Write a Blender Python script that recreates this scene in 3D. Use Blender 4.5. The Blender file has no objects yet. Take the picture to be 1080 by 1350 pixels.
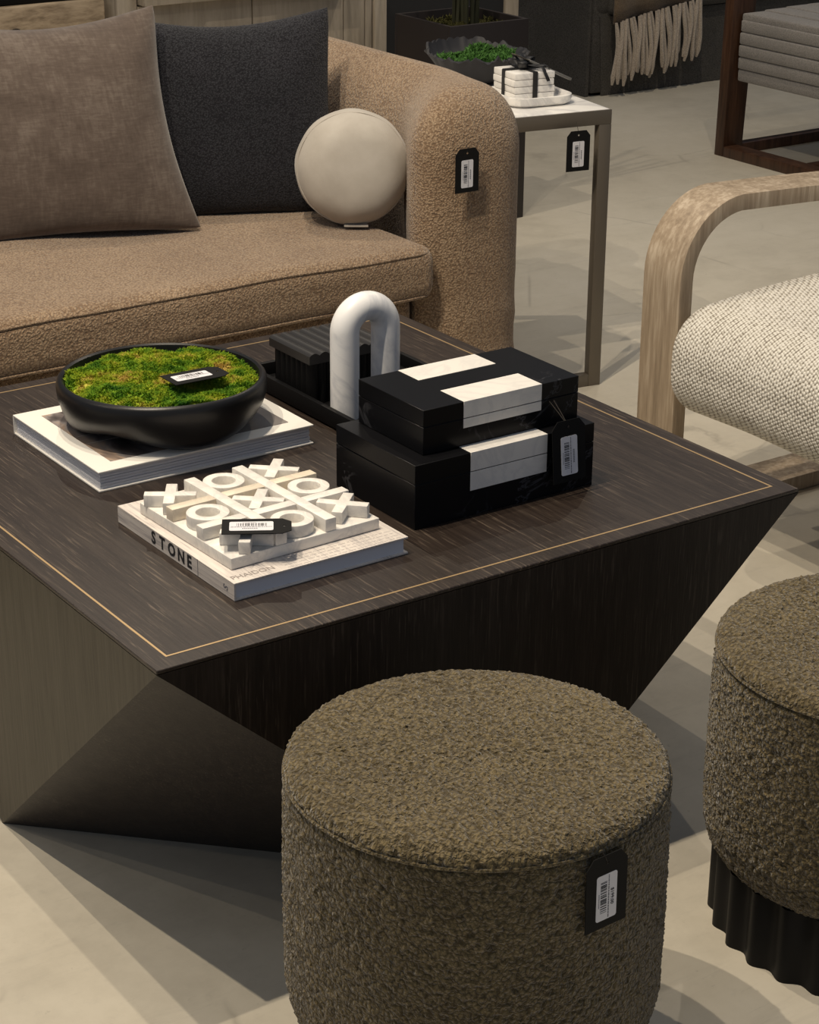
import bpy, bmesh, math, random
import numpy as np
from mathutils import Vector, Matrix, noise
S = bpy.context.scene
COL = S.collection
random.seed(7); rng = np.random.default_rng(7)
PI = math.pi

# ------------------------------------------------------------------ camera
# World frame: x runs along the front edge of the coffee table, y runs away
# towards the sofa, z up; the table's near corner stands over the origin.
cd = bpy.data.cameras.new('camera'); cam = bpy.data.objects.new('camera', cd); COL.objects.link(cam)
rt = Vector((0.82322695, -0.56765939, 0.00775856)); up = Vector((0.2116625, 0.31957935, 0.92361682)); fw = Vector((0.52677924, 0.75870406, -0.38323854))
m = Matrix.Identity(4)
for i in range(3):
    m[i][0] = rt[i]; m[i][1] = up[i]; m[i][2] = -fw[i]
m[0][3], m[1][3], m[2][3] = -1.01141596, -1.98676131, 1.6064
cam.matrix_world = m
cd.sensor_fit = 'VERTICAL'; cd.sensor_height = 36; cd.lens = 36 * 2714.4545 / 1350
cd.clip_start = 0.05; cd.clip_end = 60
S.camera = cam

# ------------------------------------------------------------------ world, lights, exposure
S.view_settings.view_transform = 'Standard'; S.view_settings.look = 'None'
S.view_settings.exposure = 0.0; S.view_settings.gamma = 1.0; S.view_settings.use_curve_mapping = False
W = bpy.data.worlds.new('world'); S.world = W; W.use_nodes = True
W.node_tree.nodes['Background'].inputs[0].default_value = (0.76, 0.86, 1.04, 1)
W.node_tree.nodes['Background'].inputs[1].default_value = 0.20

def spot(x, y, z, power, tx=None, ty=None, angle=110, rad=0.014, col=(1, .86, .67)):
    l = bpy.data.lights.new('ceiling_spot_and_fill', 'SPOT'); l.energy = power; l.color = col
    l.spot_size = math.radians(angle); l.spot_blend = 0.5; l.shadow_soft_size = rad
    o = bpy.data.objects.new('ceiling_spot_and_fill', l); COL.objects.link(o); o.location = (x, y, z)
    tx = x if tx is None else tx; ty = y if ty is None else ty
    o.rotation_euler = Vector((tx - x, ty - y, -z)).to_track_quat('-Z', 'Y').to_euler()
# track spotlights of the showroom ceiling; the last three are added fill lamps
spot(-0.60, 0.37, 3.2, 155, .3, .3)
spot(-0.05, 0.40, 3.2, 110, .3, .3)
spot(0.25, 0.76, 3.2, 100, .4, .6)
spot(-2.00, 1.20, 3.2, 26, .4, .8, 120)
spot(-2.70, 1.60, 3.2, 22, .6, .8, 120)
spot(-3.26, 0.50, 3.2, 16, .6, .6, 120)
spot(1.3, 2.7, 3.2, 80, 1.5, 2.6, 125)  # added fill lamp, brightens the cabinet front behind the sofa
spot(2.9, 1.9, 3.2, 42, 2.5, 1.9)  # added fill lamp for the right-hand background
spot(3.6, 3.2, 3.2, 85, 4.4, 3.8, 125)  # added fill lamp, brightens the grey sofa and the throw's fringe

# ------------------------------------------------------------------ node helpers
class NB:
    def __init__(s, name):
        s.m = bpy.data.materials.new(name); s.m.use_nodes = True; s.t = s.m.node_tree
        s.b = s.t.nodes['Principled BSDF']; s.L = s.t.links.new
    def n(s, typ, **kw):
        x = s.t.nodes.new(typ)
        for k, v in kw.items():
            if k in x.inputs: x.inputs[k].default_value = v
            else: setattr(x, k, v)
        return x
    def coords(s, scale=(1, 1, 1), rot=(0, 0, 0), obj=True):
        c = s.n('ShaderNodeTexCoord'); mp = s.n('ShaderNodeMapping')
        mp.inputs['Scale'].default_value = scale; mp.inputs['Rotation'].default_value = rot
        s.L(c.outputs['Object' if obj else 'Generated'], mp.inputs[0]); return mp.outputs[0]
    def noise(s, vec, scale, detail=3, rough=.55, dist=0):
        x = s.n('ShaderNodeTexNoise'); x.inputs['Scale'].default_value = scale; x.inputs['Detail'].default_value = detail
        x.inputs['Roughness'].default_value = rough; x.inputs['Distortion'].default_value = dist
        s.L(vec, x.inputs['Vector']); return x.outputs['Fac']
    def voro(s, vec, scale, feature='F1', rnd=1):
        x = s.n('ShaderNodeTexVoronoi'); x.feature = feature; x.inputs['Scale'].default_value = scale
        x.inputs['Randomness'].default_value = rnd
        s.L(vec, x.inputs['Vector']); return x.outputs['Distance']
    def ramp(s, fac, stops):
        x = s.n('ShaderNodeValToRGB'); e = x.color_ramp.elements
        while len(e) < len(stops): e.new(.5)
        for q, (p, c) in zip(e, stops):
            q.position = p; q.color = (c[0], c[1], c[2], 1) if not isinstance(c, (int, float)) else (c, c, c, 1)
        s.L(fac, x.inputs[0]); return x.outputs[0]
    def mix(s, fac, a, b, mode='MIX'):
        x = s.n('ShaderNodeMix'); x.data_type = 'RGBA'; x.blend_type = mode
        for v, i in ((fac, 0), (a, 6), (b, 7)):
            if hasattr(v, 'links') or hasattr(v, 'is_linked'): s.L(v, x.inputs[i])
            else: x.inputs[i].default_value = v if i == 0 else (v[0], v[1], v[2], 1)
        return x.outputs[2]
    def math(s, op, a, b=0.):
        x = s.n('ShaderNodeMath'); x.operation = op
        for i, v in ((0, a), (1, b)):
            if hasattr(v, 'is_linked'): s.L(v, x.inputs[i])
            else: x.inputs[i].default_value = v
        return x.outputs[0]
    def col(s, c):
        if hasattr(c, 'is_linked'): s.L(c, s.b.inputs['Base Color'])
        else: s.b.inputs['Base Color'].default_value = (c[0], c[1], c[2], 1)
    def bump(s, h, strength=.5, dist=.001, prev=None):
        x = s.n('ShaderNodeBump'); x.inputs['Strength'].default_value = strength; x.inputs['Distance'].default_value = dist
        s.L(h, x.inputs['Height'])
        if prev is not None: s.L(prev, x.inputs['Normal'])
        s.L(x.outputs[0], s.b.inputs['Normal']); return x.outputs[0]
    def set(s, **kw):
        for k, v in kw.items(): s.b.inputs[k.replace('_', ' ')].default_value = v
        return s.m

def plain(name, c, rough=.5, metal=0, spec=.5):
    b = NB(name); b.col(c); v = b.coords(); b.bump(b.noise(v, 300, 2), .08, .0005)
    return b.set(Roughness=rough, Metallic=metal, Specular_IOR_Level=spec)

def fabric_loop(name, dark, mid, light, scale=230, dist=.003, rough=.95, sheen=.3, big=6):
    """boucle / sherpa: curled loops"""
    b = NB(name); v = b.coords()
    warp = b.noise(v, scale * .6, 2); ad = b.n('ShaderNodeVectorMath'); ad.operation = 'ADD'
    sc = b.n('ShaderNodeVectorMath'); sc.operation = 'SCALE'; sc.inputs['Scale'].default_value = 1.6 / scale
    b.L(warp, sc.inputs[0]); b.L(v, ad.inputs[0]); b.L(sc.outputs[0], ad.inputs[1])
    d = b.voro(ad.outputs[0], scale); d2 = b.voro(ad.outputs[0], scale * 2.2)
    h = b.math('ADD', b.math('SUBTRACT', 1, d), b.math('MULTIPLY', d2, -.35))
    n2 = b.noise(v, big, 3)
    f = b.math('ADD', b.math('MULTIPLY', h, .8), b.math('MULTIPLY', n2, .35))
    b.col(b.ramp(f, ((.25, dark), (.62, mid), (.98, light))))
    p = b.bump(h, .9, dist)
    return b.set(Roughness=rough, Sheen_Weight=sheen, Specular_IOR_Level=.15)

def marble(name, base=(.78, .76, .72), vein=(.5, .5, .52), scale=6, amount=.5, tint=None, rough=.28):
    b = NB(name); v = b.coords()
    n1 = b.noise(v, scale, 6, .6, 1.2); ve = b.ramp(n1, ((.44, 0), (.5, 1), (.56, 0)))
    n2 = b.noise(v, scale * .5, 4, .6, .8); cloud = b.ramp(n2, ((.35, 0), (.75, 1)))
    c = b.mix(b.math('MULTIPLY', cloud, .35), base, tint or tuple(x * .82 for x in base))
    c = b.mix(b.math('MULTIPLY', ve, amount), c, vein)
    b.col(c); b.bump(b.noise(v, 400, 2), .05, .0004)
    return b.set(Roughness=rough, Subsurface_Weight=.0, Specular_IOR_Level=.4)

def wood(name, dark, mid, light, axis='x', freq=60, stretch=.04, rough=.45, bumpd=.0008, spec=.4, fleck=None, contrast=1.0):
    b = NB(name)
    sc = {'x': (stretch, 1, 1), 'y': (1, stretch, 1), 'z': (1, 1, stretch)}[axis]
    v = b.coords(sc)
    n1 = b.noise(v, freq, 5, .65); n2 = b.noise(v, freq * 4, 3, .6)
    f = b.math('ADD', b.math('MULTIPLY', n1, .65), b.math('MULTIPLY', n2, .35))
    lo, hi = .5 - .16 / contrast, .5 + .18 / contrast
    c = b.ramp(f, ((lo, dark), (.5, mid), (hi, light)))
    if fleck:
        fl = b.ramp(b.noise(v, freq * 4.2, 3, .6), ((.57, 0), (.66, 1)))
        ms = b.ramp(b.noise(b.coords(), 7, 3), ((.38, .15), (.6, 1)))
        c = b.mix(b.math('MULTIPLY', b.math('MULTIPLY', fl, ms), .75), c, fleck)
    b.col(c); b.bump(f, .5, bumpd)
    return b.set(Roughness=rough, Specular_IOR_Level=spec)

M = {}
# floor: polished concrete with hairline cracks, trowel marks and small stains
b = NB('polished_concrete'); v = b.coords()
n1 = b.noise(v, .9, 6, .6, .4); n2 = b.noise(v, 9, 6, .7)
c = b.ramp(b.math('ADD', b.math('MULTIPLY', n1, .6), b.math('MULTIPLY', n2, .4)), ((.32, (.47, .43, .35)), (.5, (.59, .545, .45)), (.70, (.67, .625, .53))))
w_ = b.n('ShaderNodeVectorMath'); w_.operation = 'ADD'; s_ = b.n('ShaderNodeVectorMath'); s_.operation = 'SCALE'; s_.inputs['Scale'].default_value = .16
b.L(b.noise(v, 3, 5), s_.inputs[0]); b.L(v, w_.inputs[0]); b.L(s_.outputs[0], w_.inputs[1])
cr = b.voro(w_.outputs[0], 1.7, 'DISTANCE_TO_EDGE'); crack = b.ramp(cr, ((.0, 1), (.010, 0)))
msk = b.ramp(b.noise(v, 2.3, 2), ((.5, 0), (.62, 1)))
c = b.mix(b.math('MULTIPLY', b.math('MULTIPLY', crack, msk), .35), c, (.2, .18, .15))
spk = b.ramp(b.noise(v, 60, 3, .5), ((.70, 0), (.76, 1)))
c = b.mix(b.math('MULTIPLY', spk, .25), c, (.24, .22, .18))
streak = b.noise(b.coords((1.2, 9, 1), (0, 0, .35)), 2.2, 6, .75)
c = b.mix(b.math('MULTIPLY', b.ramp(streak, ((.55, 0), (.75, 1))), .25), c, (.3, .28, .24))
fine = b.noise(b.coords((1.5, 14, 1), (0, 0, -.5)), 7, 8, .8, .5)
c = b.mix(b.math('MULTIPLY', b.ramp(fine, ((.60, 0), (.70, 1))), .30), c, (.26, .24, .20))
rub = b.noise(v, 28, 8, .75); c = b.mix(b.math('MULTIPLY', b.ramp(rub, ((.56, 0), (.70, 1))), .18), c, (.3, .28, .25))
b.col(c); b.bump(n2, .12, .002)
M['floor'] = b.set(Roughness=.42, Specular_IOR_Level=.45)

M['wall'] = plain('wall_paint', (.30, .29, .28), .8)
M['dark_wall'] = plain('charcoal_panel', (.018, .019, .022), .7)
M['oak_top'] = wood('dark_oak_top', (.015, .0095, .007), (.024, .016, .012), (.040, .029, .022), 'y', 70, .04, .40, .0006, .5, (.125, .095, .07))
M['oak_shaded'] = wood('dark_oak_shaded_side', (.011, .0075, .006), (.018, .0125, .0095), (.032, .023, .018), 'z', 70, .05, .5, .0006, .25, (.07, .052, .04))  # same veneer as the top, darkened: shade of the upright sides painted in
M['oak_bounce'] = wood('dark_oak_floor_bounce', (.016, .012, .010), (.026, .020, .017), (.042, .034, .028), 'z', 70, .05, .45, .0006, .45, (.08, .065, .055))  # same veneer, lighter and greyer: floor bounce and ambient light put into the colour
M['oak_lit'] = wood('dark_oak_lit_facet', (.045, .038, .026), (.066, .057, .040), (.085, .074, .054), 'z', 70, .05, .5, .0006, .4)  # same veneer again, lightened: light on the left facet painted into the colour
M['brass'] = plain('brass_inlay', (.60, .42, .22), .35, .6)
M['boucle_green'] = fabric_loop('olive_boucle', (.070, .052, .023), (.180, .138, .066), (.275, .215, .115), 190, .0045)
M['sherpa'] = fabric_loop('tan_sherpa', (.20, .13, .078), (.375, .268, .172), (.50, .38, .265), 215, .0032)
M['sherpa_seam'] = fabric_loop('tan_sherpa_seam', (.16, .105, .065), (.33, .235, .15), (.44, .33, .23), 230, .002)
M['charcoal'] = fabric_loop('charcoal_wool', (.010, .010, .013), (.028, .029, .035), (.052, .054, .063), 260, .002, .95, .15)
b = NB('taupe_velvet'); v = b.coords(); st = b.noise(b.coords((5, 1, 1)), 30, 4, .6); bl = b.noise(v, 9, 5, .7); wv = b.noise(b.coords((1, 1, 7)), 40, 3, .6)
f = b.math('ADD', b.math('MULTIPLY', bl, .5), b.math('ADD', b.math('MULTIPLY', st, .25), b.math('MULTIPLY', wv, .25)))
b.col(b.ramp(f, ((.36, (.070, .052, .042)), (.5, (.102, .078, .064)), (.66, (.165, .135, .113))))); b.bump(f, .5, .002)
M['velvet'] = b.set(Roughness=.85, Sheen_Weight=.35, Specular_IOR_Level=.15)
b = NB('cream_linen'); v = b.coords(); f = b.noise(v, 14, 4); b.col(b.ramp(f, ((.3, (.42, .385, .335)), (.7, (.51, .475, .42)))))
b.bump(b.math('ADD', b.math('MULTIPLY', f, 1.0), b.math('MULTIPLY', b.noise(v, 500, 2), .2)), .4, .003)
M['cream'] = b.set(Roughness=.9, Sheen_Weight=.25, Specular_IOR_Level=.15)
M['black_ceramic'] = plain('matt_black_ceramic', (.008, .008, .009), .36, 0, .4)
M['black_paint'] = plain('black_paint', (.005, .005, .0055), .5, 0, .18)
M['planter'] = plain('black_planter', (.017, .012, .011), .55)
b = NB('black_marble'); v = b.coords(); ve = b.ramp(b.noise(v, 7, 5, .6, 1.5), ((.485, 0), (.5, 1), (.515, 0)))
msk = b.ramp(b.noise(v, 5, 2), ((.5, 0), (.65, 1)))
b.col(b.mix(b.math('MULTIPLY', b.math('MULTIPLY', ve, msk), .5), (.006, .006, .007), (.10, .10, .11)))
M['black_marble'] = b.set(Roughness=.28, Specular_IOR_Level=.14)
M['white_marble'] = marble('white_marble', (.82, .79, .74), (.45, .45, .47), 9, .22)
M['arch_marble'] = marble('honed_white_marble', (.86, .86, .86), (.55, .57, .62), 6, .5, (.74, .75, .78), rough=.38)
M['board_marble'] = marble('pale_board_marble', (.85, .82, .77), (.52, .51, .50), 13, .40, (.76, .69, .58), .4)
M['cream_marble'] = marble('cream_bar_marble', (.80, .71, .56), (.56, .48, .40), 11, .45, (.62, .54, .46), .4)
M['calacatta'] = marble('veined_tray_marble', (.88, .86, .82), (.34, .34, .37), 4, .45, (.80, .78, .74), rough=.35)
M['page'] = plain('page_block', (.66, .67, .72), .8)
M['white_cover'] = plain('white_cover', (.84, .81, .75), .55)
M['card'] = plain('black_card', (.006, .006, .006), .7, 0, .2)
M['sticker'] = plain('white_sticker', (.72, .72, .76), .5)
M['ink'] = plain('black_ink', (.02, .02, .022), .7)
M['greyink'] = plain('grey_ink', (.16, .16, .18), .7)
M['string'] = plain('black_string', (.03, .025, .02), .8)
M['metal'] = plain('taupe_metal', (.145, .125, .10), .4, .35)
M['limed'] = wood('limed_oak', (.25, .19, .13), (.37, .29, .205), (.56, .47, .36), 'z', 28, .08, .5, .001, .4)
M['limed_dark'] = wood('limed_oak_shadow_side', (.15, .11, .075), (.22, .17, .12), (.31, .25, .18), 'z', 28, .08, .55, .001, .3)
M['walnut'] = wood('walnut', (.028, .012, .006), (.060, .027, .014), (.095, .045, .024), 'z', 30, .08, .4, .0006)
M['rustic'] = wood('rustic_pine', (.20, .145, .09), (.44, .34, .23), (.58, .46, .32), 'x', 16, .25, .7, .003)
M['cab'] = wood('bleached_oak', (.36, .305, .235), (.43, .37, .29), (.50, .435, .35), 'z', 20, .12, .6, .001)
# chunky woven ivory upholstery
b = NB('ivory_basket_weave'); v = b.coords()
wy = b.n('ShaderNodeTexVoronoi'); wy.inputs['Scale'].default_value = 165; wy.inputs['Randomness'].default_value = .22; b.L(b.coords((1, 1.1, .9), (.5, .35, .6)), wy.inputs[0])
h = b.math('SUBTRACT', 1, wy.outputs['Distance'])
f = b.math('ADD', h, b.math('MULTIPLY', b.noise(v, 30, 4), .20))
b.col(b.ramp(f, ((.42, (.24, .21, .17)), (.54, (.60, .565, .495)), (.74, (.84, .81, .74))))); b.bump(h, .9, .004)
M['weave'] = b.set(Roughness=.9, Specular_IOR_Level=.15)
M['chair2_fab'] = fabric_loop('grey_channel_fabric', (.19, .18, .17), (.30, .28, .26), (.38, .355, .33), 330, .001)
M['grey_sofa'] = fabric_loop('dark_grey_chenille', (.055, .051, .045), (.105, .097, .086), (.15, .14, .125), 260, .001, .95, .1)
M['throw'] = fabric_loop('camel_throw', (.12, .085, .055), (.21, .155, .10), (.29, .225, .155), 300, .001)
M['fringe'] = fabric_loop('ivory_wool_fringe', (.36, .30, .24), (.58, .50, .41), (.74, .66, .56), 300, .001)
M['rock'] = plain('rough_dark_resin', (.016, .016, .020), .6)
b = NB('moss_leaf'); v = b.coords(); f = b.noise(v, 15, 3, .6); g_ = b.noise(v, 110, 2)
c = b.ramp(b.math('ADD', b.math('MULTIPLY', f, .8), b.math('MULTIPLY', g_, .2)), ((.36, (.035, .13, .010)), (.45, (.13, .26, .014)), (.54, (.32, .39, .022)), (.62, (.52, .40, .09)), (.70, (.60, .40, .13))))
b.col(c); M['moss'] = b.set(Roughness=.8, Specular_IOR_Level=.2)
M['moss2'] = plain('bright_moss', (.045, .14, .018), .8)
M['soil'] = plain('dark_soil', (.02, .025, .008), .9)
M['dry_moss'] = plain('dry_planter_moss', (.07, .065, .012), .9)
M['stem'] = plain('dry_stem', (.045, .045, .02), .8)
# printed cover photograph: soft abstract blocks
b = NB('printed_photograph'); v = b.coords()
n1 = b.noise(b.coords((2.2, 1, 1), (0, 0, .6)), 9, 3, .5, .6); n2 = b.noise(v, 20, 3)
c = b.ramp(n1, ((.30, (.035, .03, .028)), (.42, (.12, .10, .095)), (.50, (.28, .25, .24)), (.58, (.45, .33, .25)), (.70, (.16, .13, .12))))
b.col(c); M['photo'] = b.set(Roughness=.35)
b = NB('printed_grey_photo'); v = b.coords(); n1 = b.noise(v, 14, 3); b.col(b.ramp(n1, ((.3, (.20, .18, .17)), (.7, (.34, .31, .29))))); M['photo_grey'] = b.set(Roughness=.35)
# strata print of the stone book
b = NB('stone_print'); v = b.coords((1, 1, 1)); st = b.noise(b.coords((1.0, .12, 12)), 16, 6, .75); st2 = b.noise(b.coords((12, .4, 12)), 30, 3, .7)
f = b.math('ADD', b.math('MULTIPLY', st, .6), b.math('MULTIPLY', st2, .4))
b.col(b.ramp(f, ((.38, (.40, .37, .36)), (.47, (.66, .60, .55)), (.6, (.78, .72, .65))))); M['stone_cover'] = b.set(Roughness=.6)
M['ribbon'] = plain('black_ribbon', (.012, .012, .013), .5)
M['steel'] = plain('grey_plastic', (.17, .165, .155), .35)

# ------------------------------------------------------------------ mesh helpers
class G:
    """collects geometry in world coordinates"""
    def __init__(s): s.v = []; s.f = []
    def add(s, vs, fs):
        k = len(s.v); s.v += [tuple(map(float, q)) for q in vs]; s.f += [tuple(i + k for i in q) for q in fs]; return s
    def box(s, x0, x1, y0, y1, z0, z1):
        return s.add([(x, y, z) for z in (z0, z1) for y in (y0, y1) for x in (x0, x1)],
                     [(0, 2, 3, 1), (4, 5, 7, 6), (0, 1, 5, 4), (2, 6, 7, 3), (0, 4, 6, 2), (1, 3, 7, 5)])
    def prism(s, pts, z0, z1):
        n = len(pts); return s.add([(x, y, z0) for x, y in pts] + [(x, y, z1) for x, y in pts],
            [tuple(range(n))[::-1], tuple(range(n, 2 * n))] + [(i, (i + 1) % n, n + (i + 1) % n, n + i) for i in range(n)])
    def ring(s, c, r0, r1, z0, z1, n=48):
        vs = []
        for k in range(n):
            a = 2 * PI * k / n; ca, sa = math.cos(a), math.sin(a)
            vs += [(c[0] + r * ca, c[1] + r * sa, z) for r, z in ((r0, z0), (r1, z0), (r1, z1), (r0, z1))]
        fs = []
        for k in range(n):
            j = (k + 1) % n
            for q in range(4): fs.append((4 * k + q, 4 * j + q, 4 * j + (q + 1) % 4, 4 * k + (q + 1) % 4))
        return s.add(vs, [f[::-1] for f in fs])
    def grid(s, P, closed_u=False, closed_v=False):
        P = np.asarray(P); nu, nv = P.shape[:2]; fs = []
        for i in range(nu if closed_u else nu - 1):
            for j in range(nv if closed_v else nv - 1):
                a, b_ = i, (i + 1) % nu; c_, d = j, (j + 1) % nv
                fs.append((a * nv + c_, b_ * nv + c_, b_ * nv + d, a * nv + d))
        return s.add(P.reshape(-1, 3), fs)
    def tube(s, pts, r, n=8, caps=True):
        pts = [Vector(p) for p in pts]; R = r if hasattr(r, '__len__') else [r] * len(pts)
        k = len(s.v); ref = None; vs = []
        for i, p in enumerate(pts):
            t = (pts[min(i + 1, len(pts) - 1)] - pts[max(i - 1, 0)]).normalized()
            if ref is None: ref = t.orthogonal().normalized()
            ref = (ref - t * ref.dot(t)).normalized(); bi = t.cross(ref)
            vs += [tuple(p + (ref * math.cos(2 * PI * q / n) + bi * math.sin(2 * PI * q / n)) * R[i]) for q in range(n)]
        fs = [(i * n + q, i * n + (q + 1) % n, (i + 1) * n + (q + 1) % n, (i + 1) * n + q) for i in range(len(pts) - 1) for q in range(n)]
        if caps: fs += [tuple(range(n))[::-1], tuple((len(pts) - 1) * n + q for q in range(n))]
        return s.add(vs, fs)
    def lathe(s, c, prof, n=64):
        P = [[(c[0] + r * math.cos(2 * PI * k / n), c[1] + r * math.sin(2 * PI * k / n), c[2] + z) for r, z in prof] for k in range(n)]
        return s.grid(P, closed_u=True)

def mesh(name, g, mat, parent=None, bevel=0, seg=2, smooth=None, origin=None, fix=True):
    me = bpy.data.meshes.new(name)
    off = Vector(origin) if origin is not None else (parent['_o'] if parent is not None and '_o' in parent else None)
    off = Vector(off) if off is not None else Vector((0, 0, 0))
    vs = [(x - off.x, y - off.y, z - off.z) for x, y, z in g.v]
    me.from_pydata(vs, [], g.f); me.validate()
    bm = bmesh.new(); bm.from_mesh(me)
    if fix:
        bmesh.ops.remove_doubles(bm, verts=bm.verts, dist=1e-6); bmesh.ops.recalc_face_normals(bm, faces=bm.faces)
    if bevel:
        ed = [e for e in bm.edges if len(e.link_faces) == 2 and e.calc_face_angle(0) > .5]
        bmesh.ops.bevel(bm, geom=ed, offset=bevel, segments=seg, profile=.5, affect='EDGES', clamp_overlap=True)
    bm.to_mesh(me); bm.free()
    if smooth is None: smooth = bool(bevel)
    if smooth:
        me.shade_smooth()
        if hasattr(me, 'set_sharp_from_angle'): me.set_sharp_from_angle(angle=math.radians(38))
    if mat is not None: me.materials.append(mat)
    o = bpy.data.objects.new(name, me); COL.objects.link(o)
    if parent is not None:
        o.parent = parent
        if '_o' not in parent:            # sub-part: parent is a mesh part
            pass
    elif origin is not None: o.location = off
    return o

def thing(name, label, cat, loc=(0, 0, 0), group=None):
    o = bpy.data.objects.new(name, None); COL.objects.link(o); o.location = loc; o.empty_display_size = .05
    o['_o'] = list(loc); o['label'] = label; o['category'] = cat
    if group: o['group'] = group
    return o
def tag(o, label, cat, group=None):
    o['label'] = label; o['category'] = cat
    if group: o['group'] = group
    return o
def struct(o): o['kind'] = 'structure'; return o
def sub(name, g, mat, part, **kw):
    """sub-part under a mesh part; the part's own origin equals its thing's"""
    o = mesh(name, g, mat, None, origin=None, **kw)
    top = part
    while top.parent is not None: top = top.parent
    off = Vector(top['_o']) if '_o' in top else Vector(top.location)
    for v_ in o.data.vertices: v_.co -= off
    o.parent = part
    return o

def rbox(x0, x1, y0, y1, z0, z1, r, n=(20, 20, 10), fn=None, crown=0):
    """box with round edges of radius r (a soft cushion); crown puffs the top"""
    g = G(); c = np.array([(x0 + x1) / 2, (y0 + y1) / 2, (z0 + z1) / 2]); h = np.array([(x1 - x0) / 2, (y1 - y0) / 2, (z1 - z0) / 2])
    r = np.array(r if hasattr(r, '__len__') else (r,) * 3, float); r = np.minimum(r, h * .999)
    def axis(k, m_):
        q = max(3, int(m_ * .3)); t = (1 - np.cos(np.linspace(0, PI / 2, q + 1)))
        a = -h[k] + r[k] * t; mid = np.linspace(-h[k] + r[k], h[k] - r[k], max(2, m_ - 2 * q))[1:-1]
        return np.concatenate([a, mid, -a[::-1]])
    ax = [axis(k, n[k]) for k in range(3)]
    for k in range(3):
        i, j = (k + 1) % 3, (k + 2) % 3
        for sgn in (-1, 1):
            A, B = np.meshgrid(ax[i], ax[j], indexing='ij'); P = np.zeros(A.shape + (3,)); P[..., i] = A; P[..., j] = B; P[..., k] = sgn * h[k]
            inn = np.clip(P, -(h - r), h - r); d = (P - inn) / r; L = np.linalg.norm(d, axis=-1, keepdims=True)
            # blend so that corners become ellipsoidal
            P2 = inn + d / np.maximum(L, 1e-9) * r
            if crown:
                t = np.clip(P2[..., 2] / h[2], 0, 1); P2[..., 2] += crown * t * (1 - (P2[..., 0] / h[0]) ** 2) * (1 - (P2[..., 1] / h[1]) ** 4)
            P2 = P2 + c
            if fn is not None: P2 = fn(P2)
            g.grid(P2 if sgn > 0 else P2[::-1])
    return g

def text_mesh(txt, size, depth=.0002, bold=0):
    cu = bpy.data.curves.new('t', 'FONT'); cu.body = txt; cu.size = size; cu.offset = bold; cu.extrude = depth; cu.align_x = 'CENTER'; cu.align_y = 'CENTER'; cu.resolution_u = 3
    o = bpy.data.objects.new('t', cu); COL.objects.link(o); bpy.context.view_layer.update()
    me = bpy.data.meshes.new_from_object(o.evaluated_get(bpy.context.evaluated_depsgraph_get()))
    bpy.data.objects.remove(o); bpy.data.curves.remove(cu); return me
def letters(name, txt, size, org, xa, ya, mat, part, sx=1, bold=0):
    me = text_mesh(txt, size, bold=bold); me.name = name; me.materials.clear(); me.materials.append(mat)
    xa = Vector(xa).normalized(); ya = Vector(ya).normalized(); za = xa.cross(ya)
    top = part
    while top.parent is not None: top = top.parent
    off = Vector(top['_o']) if '_o' in top else Vector(top.location)
    for v_ in me.vertices:
        p = v_.co.copy(); v_.co = Vector(org) + xa * p.x * sx + ya * p.y + za * p.z - off
    o = bpy.data.objects.new(name, me); COL.objects.link(o); o.parent = part; return o

# ------------------------------------------------------------------ setting
g = G(); g.box(-6, 9, -5, 9, -.1, 0); struct(mesh('floor', g, M['floor']))
g = G(); g.box(-6, 9, 6.4, 6.5, 0, 3.4); struct(mesh('wall_back', g, M['wall']))
g = G(); g.box(8.9, 9, -5, 6.4, 0, 3.4); struct(mesh('wall_right', g, M['wall']))
g = G(); g.box(2.80, 3.50, 3.95, 4.02, 0, 2.4); struct(mesh('wall_partition', g, M['dark_wall'], bevel=.003))
g = G(); g.box(3.50, 3.56, 3.94, 4.03, 0, 2.4); struct(mesh('trim_1', g, M['cab'], bevel=.003))

# ------------------------------------------------------------------ coffee table (square top turning into a square foot rotated by 45 degrees)
TW, TH = 1.0668, .4803
t = thing('coffee_table', 'large dark oak coffee table with faceted base and thin brass inlay line', 'coffee table', (TW / 2, TW / 2, 0))
h = TW / 2; Vt = [(0, 0), (TW, 0), (TW, TW), (0, TW)]; k = h * .989
Vb = [(h, h - k), (h + k, h), (h, h + k), (h - k, h)]
zt = TH - .006
# tabletop: thin veneered slab
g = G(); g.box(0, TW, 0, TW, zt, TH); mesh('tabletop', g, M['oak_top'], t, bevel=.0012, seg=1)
# base: eight facets
side = {0: 'oak_shaded', 1: 'oak_shaded', 2: 'oak_shaded', 3: 'oak_shaded'}
for i in range(4):
    a_, b_ = Vt[i], Vt[(i + 1) % 4]; q = Vb[i]
    # triangle hanging from the top edge, point on the floor; backed by the table's core
    g = G(); cc = (h, h, zt * .5)
    g.add([(*a_, zt), (*b_, zt), (*q, 0), cc], [(0, 2, 1), (0, 1, 3), (1, 2, 3), (2, 0, 3)])
    mesh('upright_facet', g, M['oak_lit'] if i == 3 else M['oak_shaded'], t)
    p = Vb[(i + 3) % 4]
    g = G(); g.add([(*p, 0), (*q, 0), (*a_, zt), cc], [(0, 1, 2), (0, 2, 3), (2, 1, 3), (1, 0, 3)])
    mesh('sloping_facet', g, M['oak_bounce'], t)
ti, wi = .0273, .0030
g = G()
for (x0, x1, y0, y1) in ((ti, TW - ti, ti, ti + wi), (ti, TW - ti, TW - ti - wi, TW - ti), (ti, ti + wi, ti + wi, TW - ti - wi), (TW - ti - wi, TW - ti, ti + wi, TW - ti - wi)):
    g.box(x0, x1, y0, y1, TH - .002, TH + .0003)
mesh('brass_inlay', g, M['brass'], t)

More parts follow.
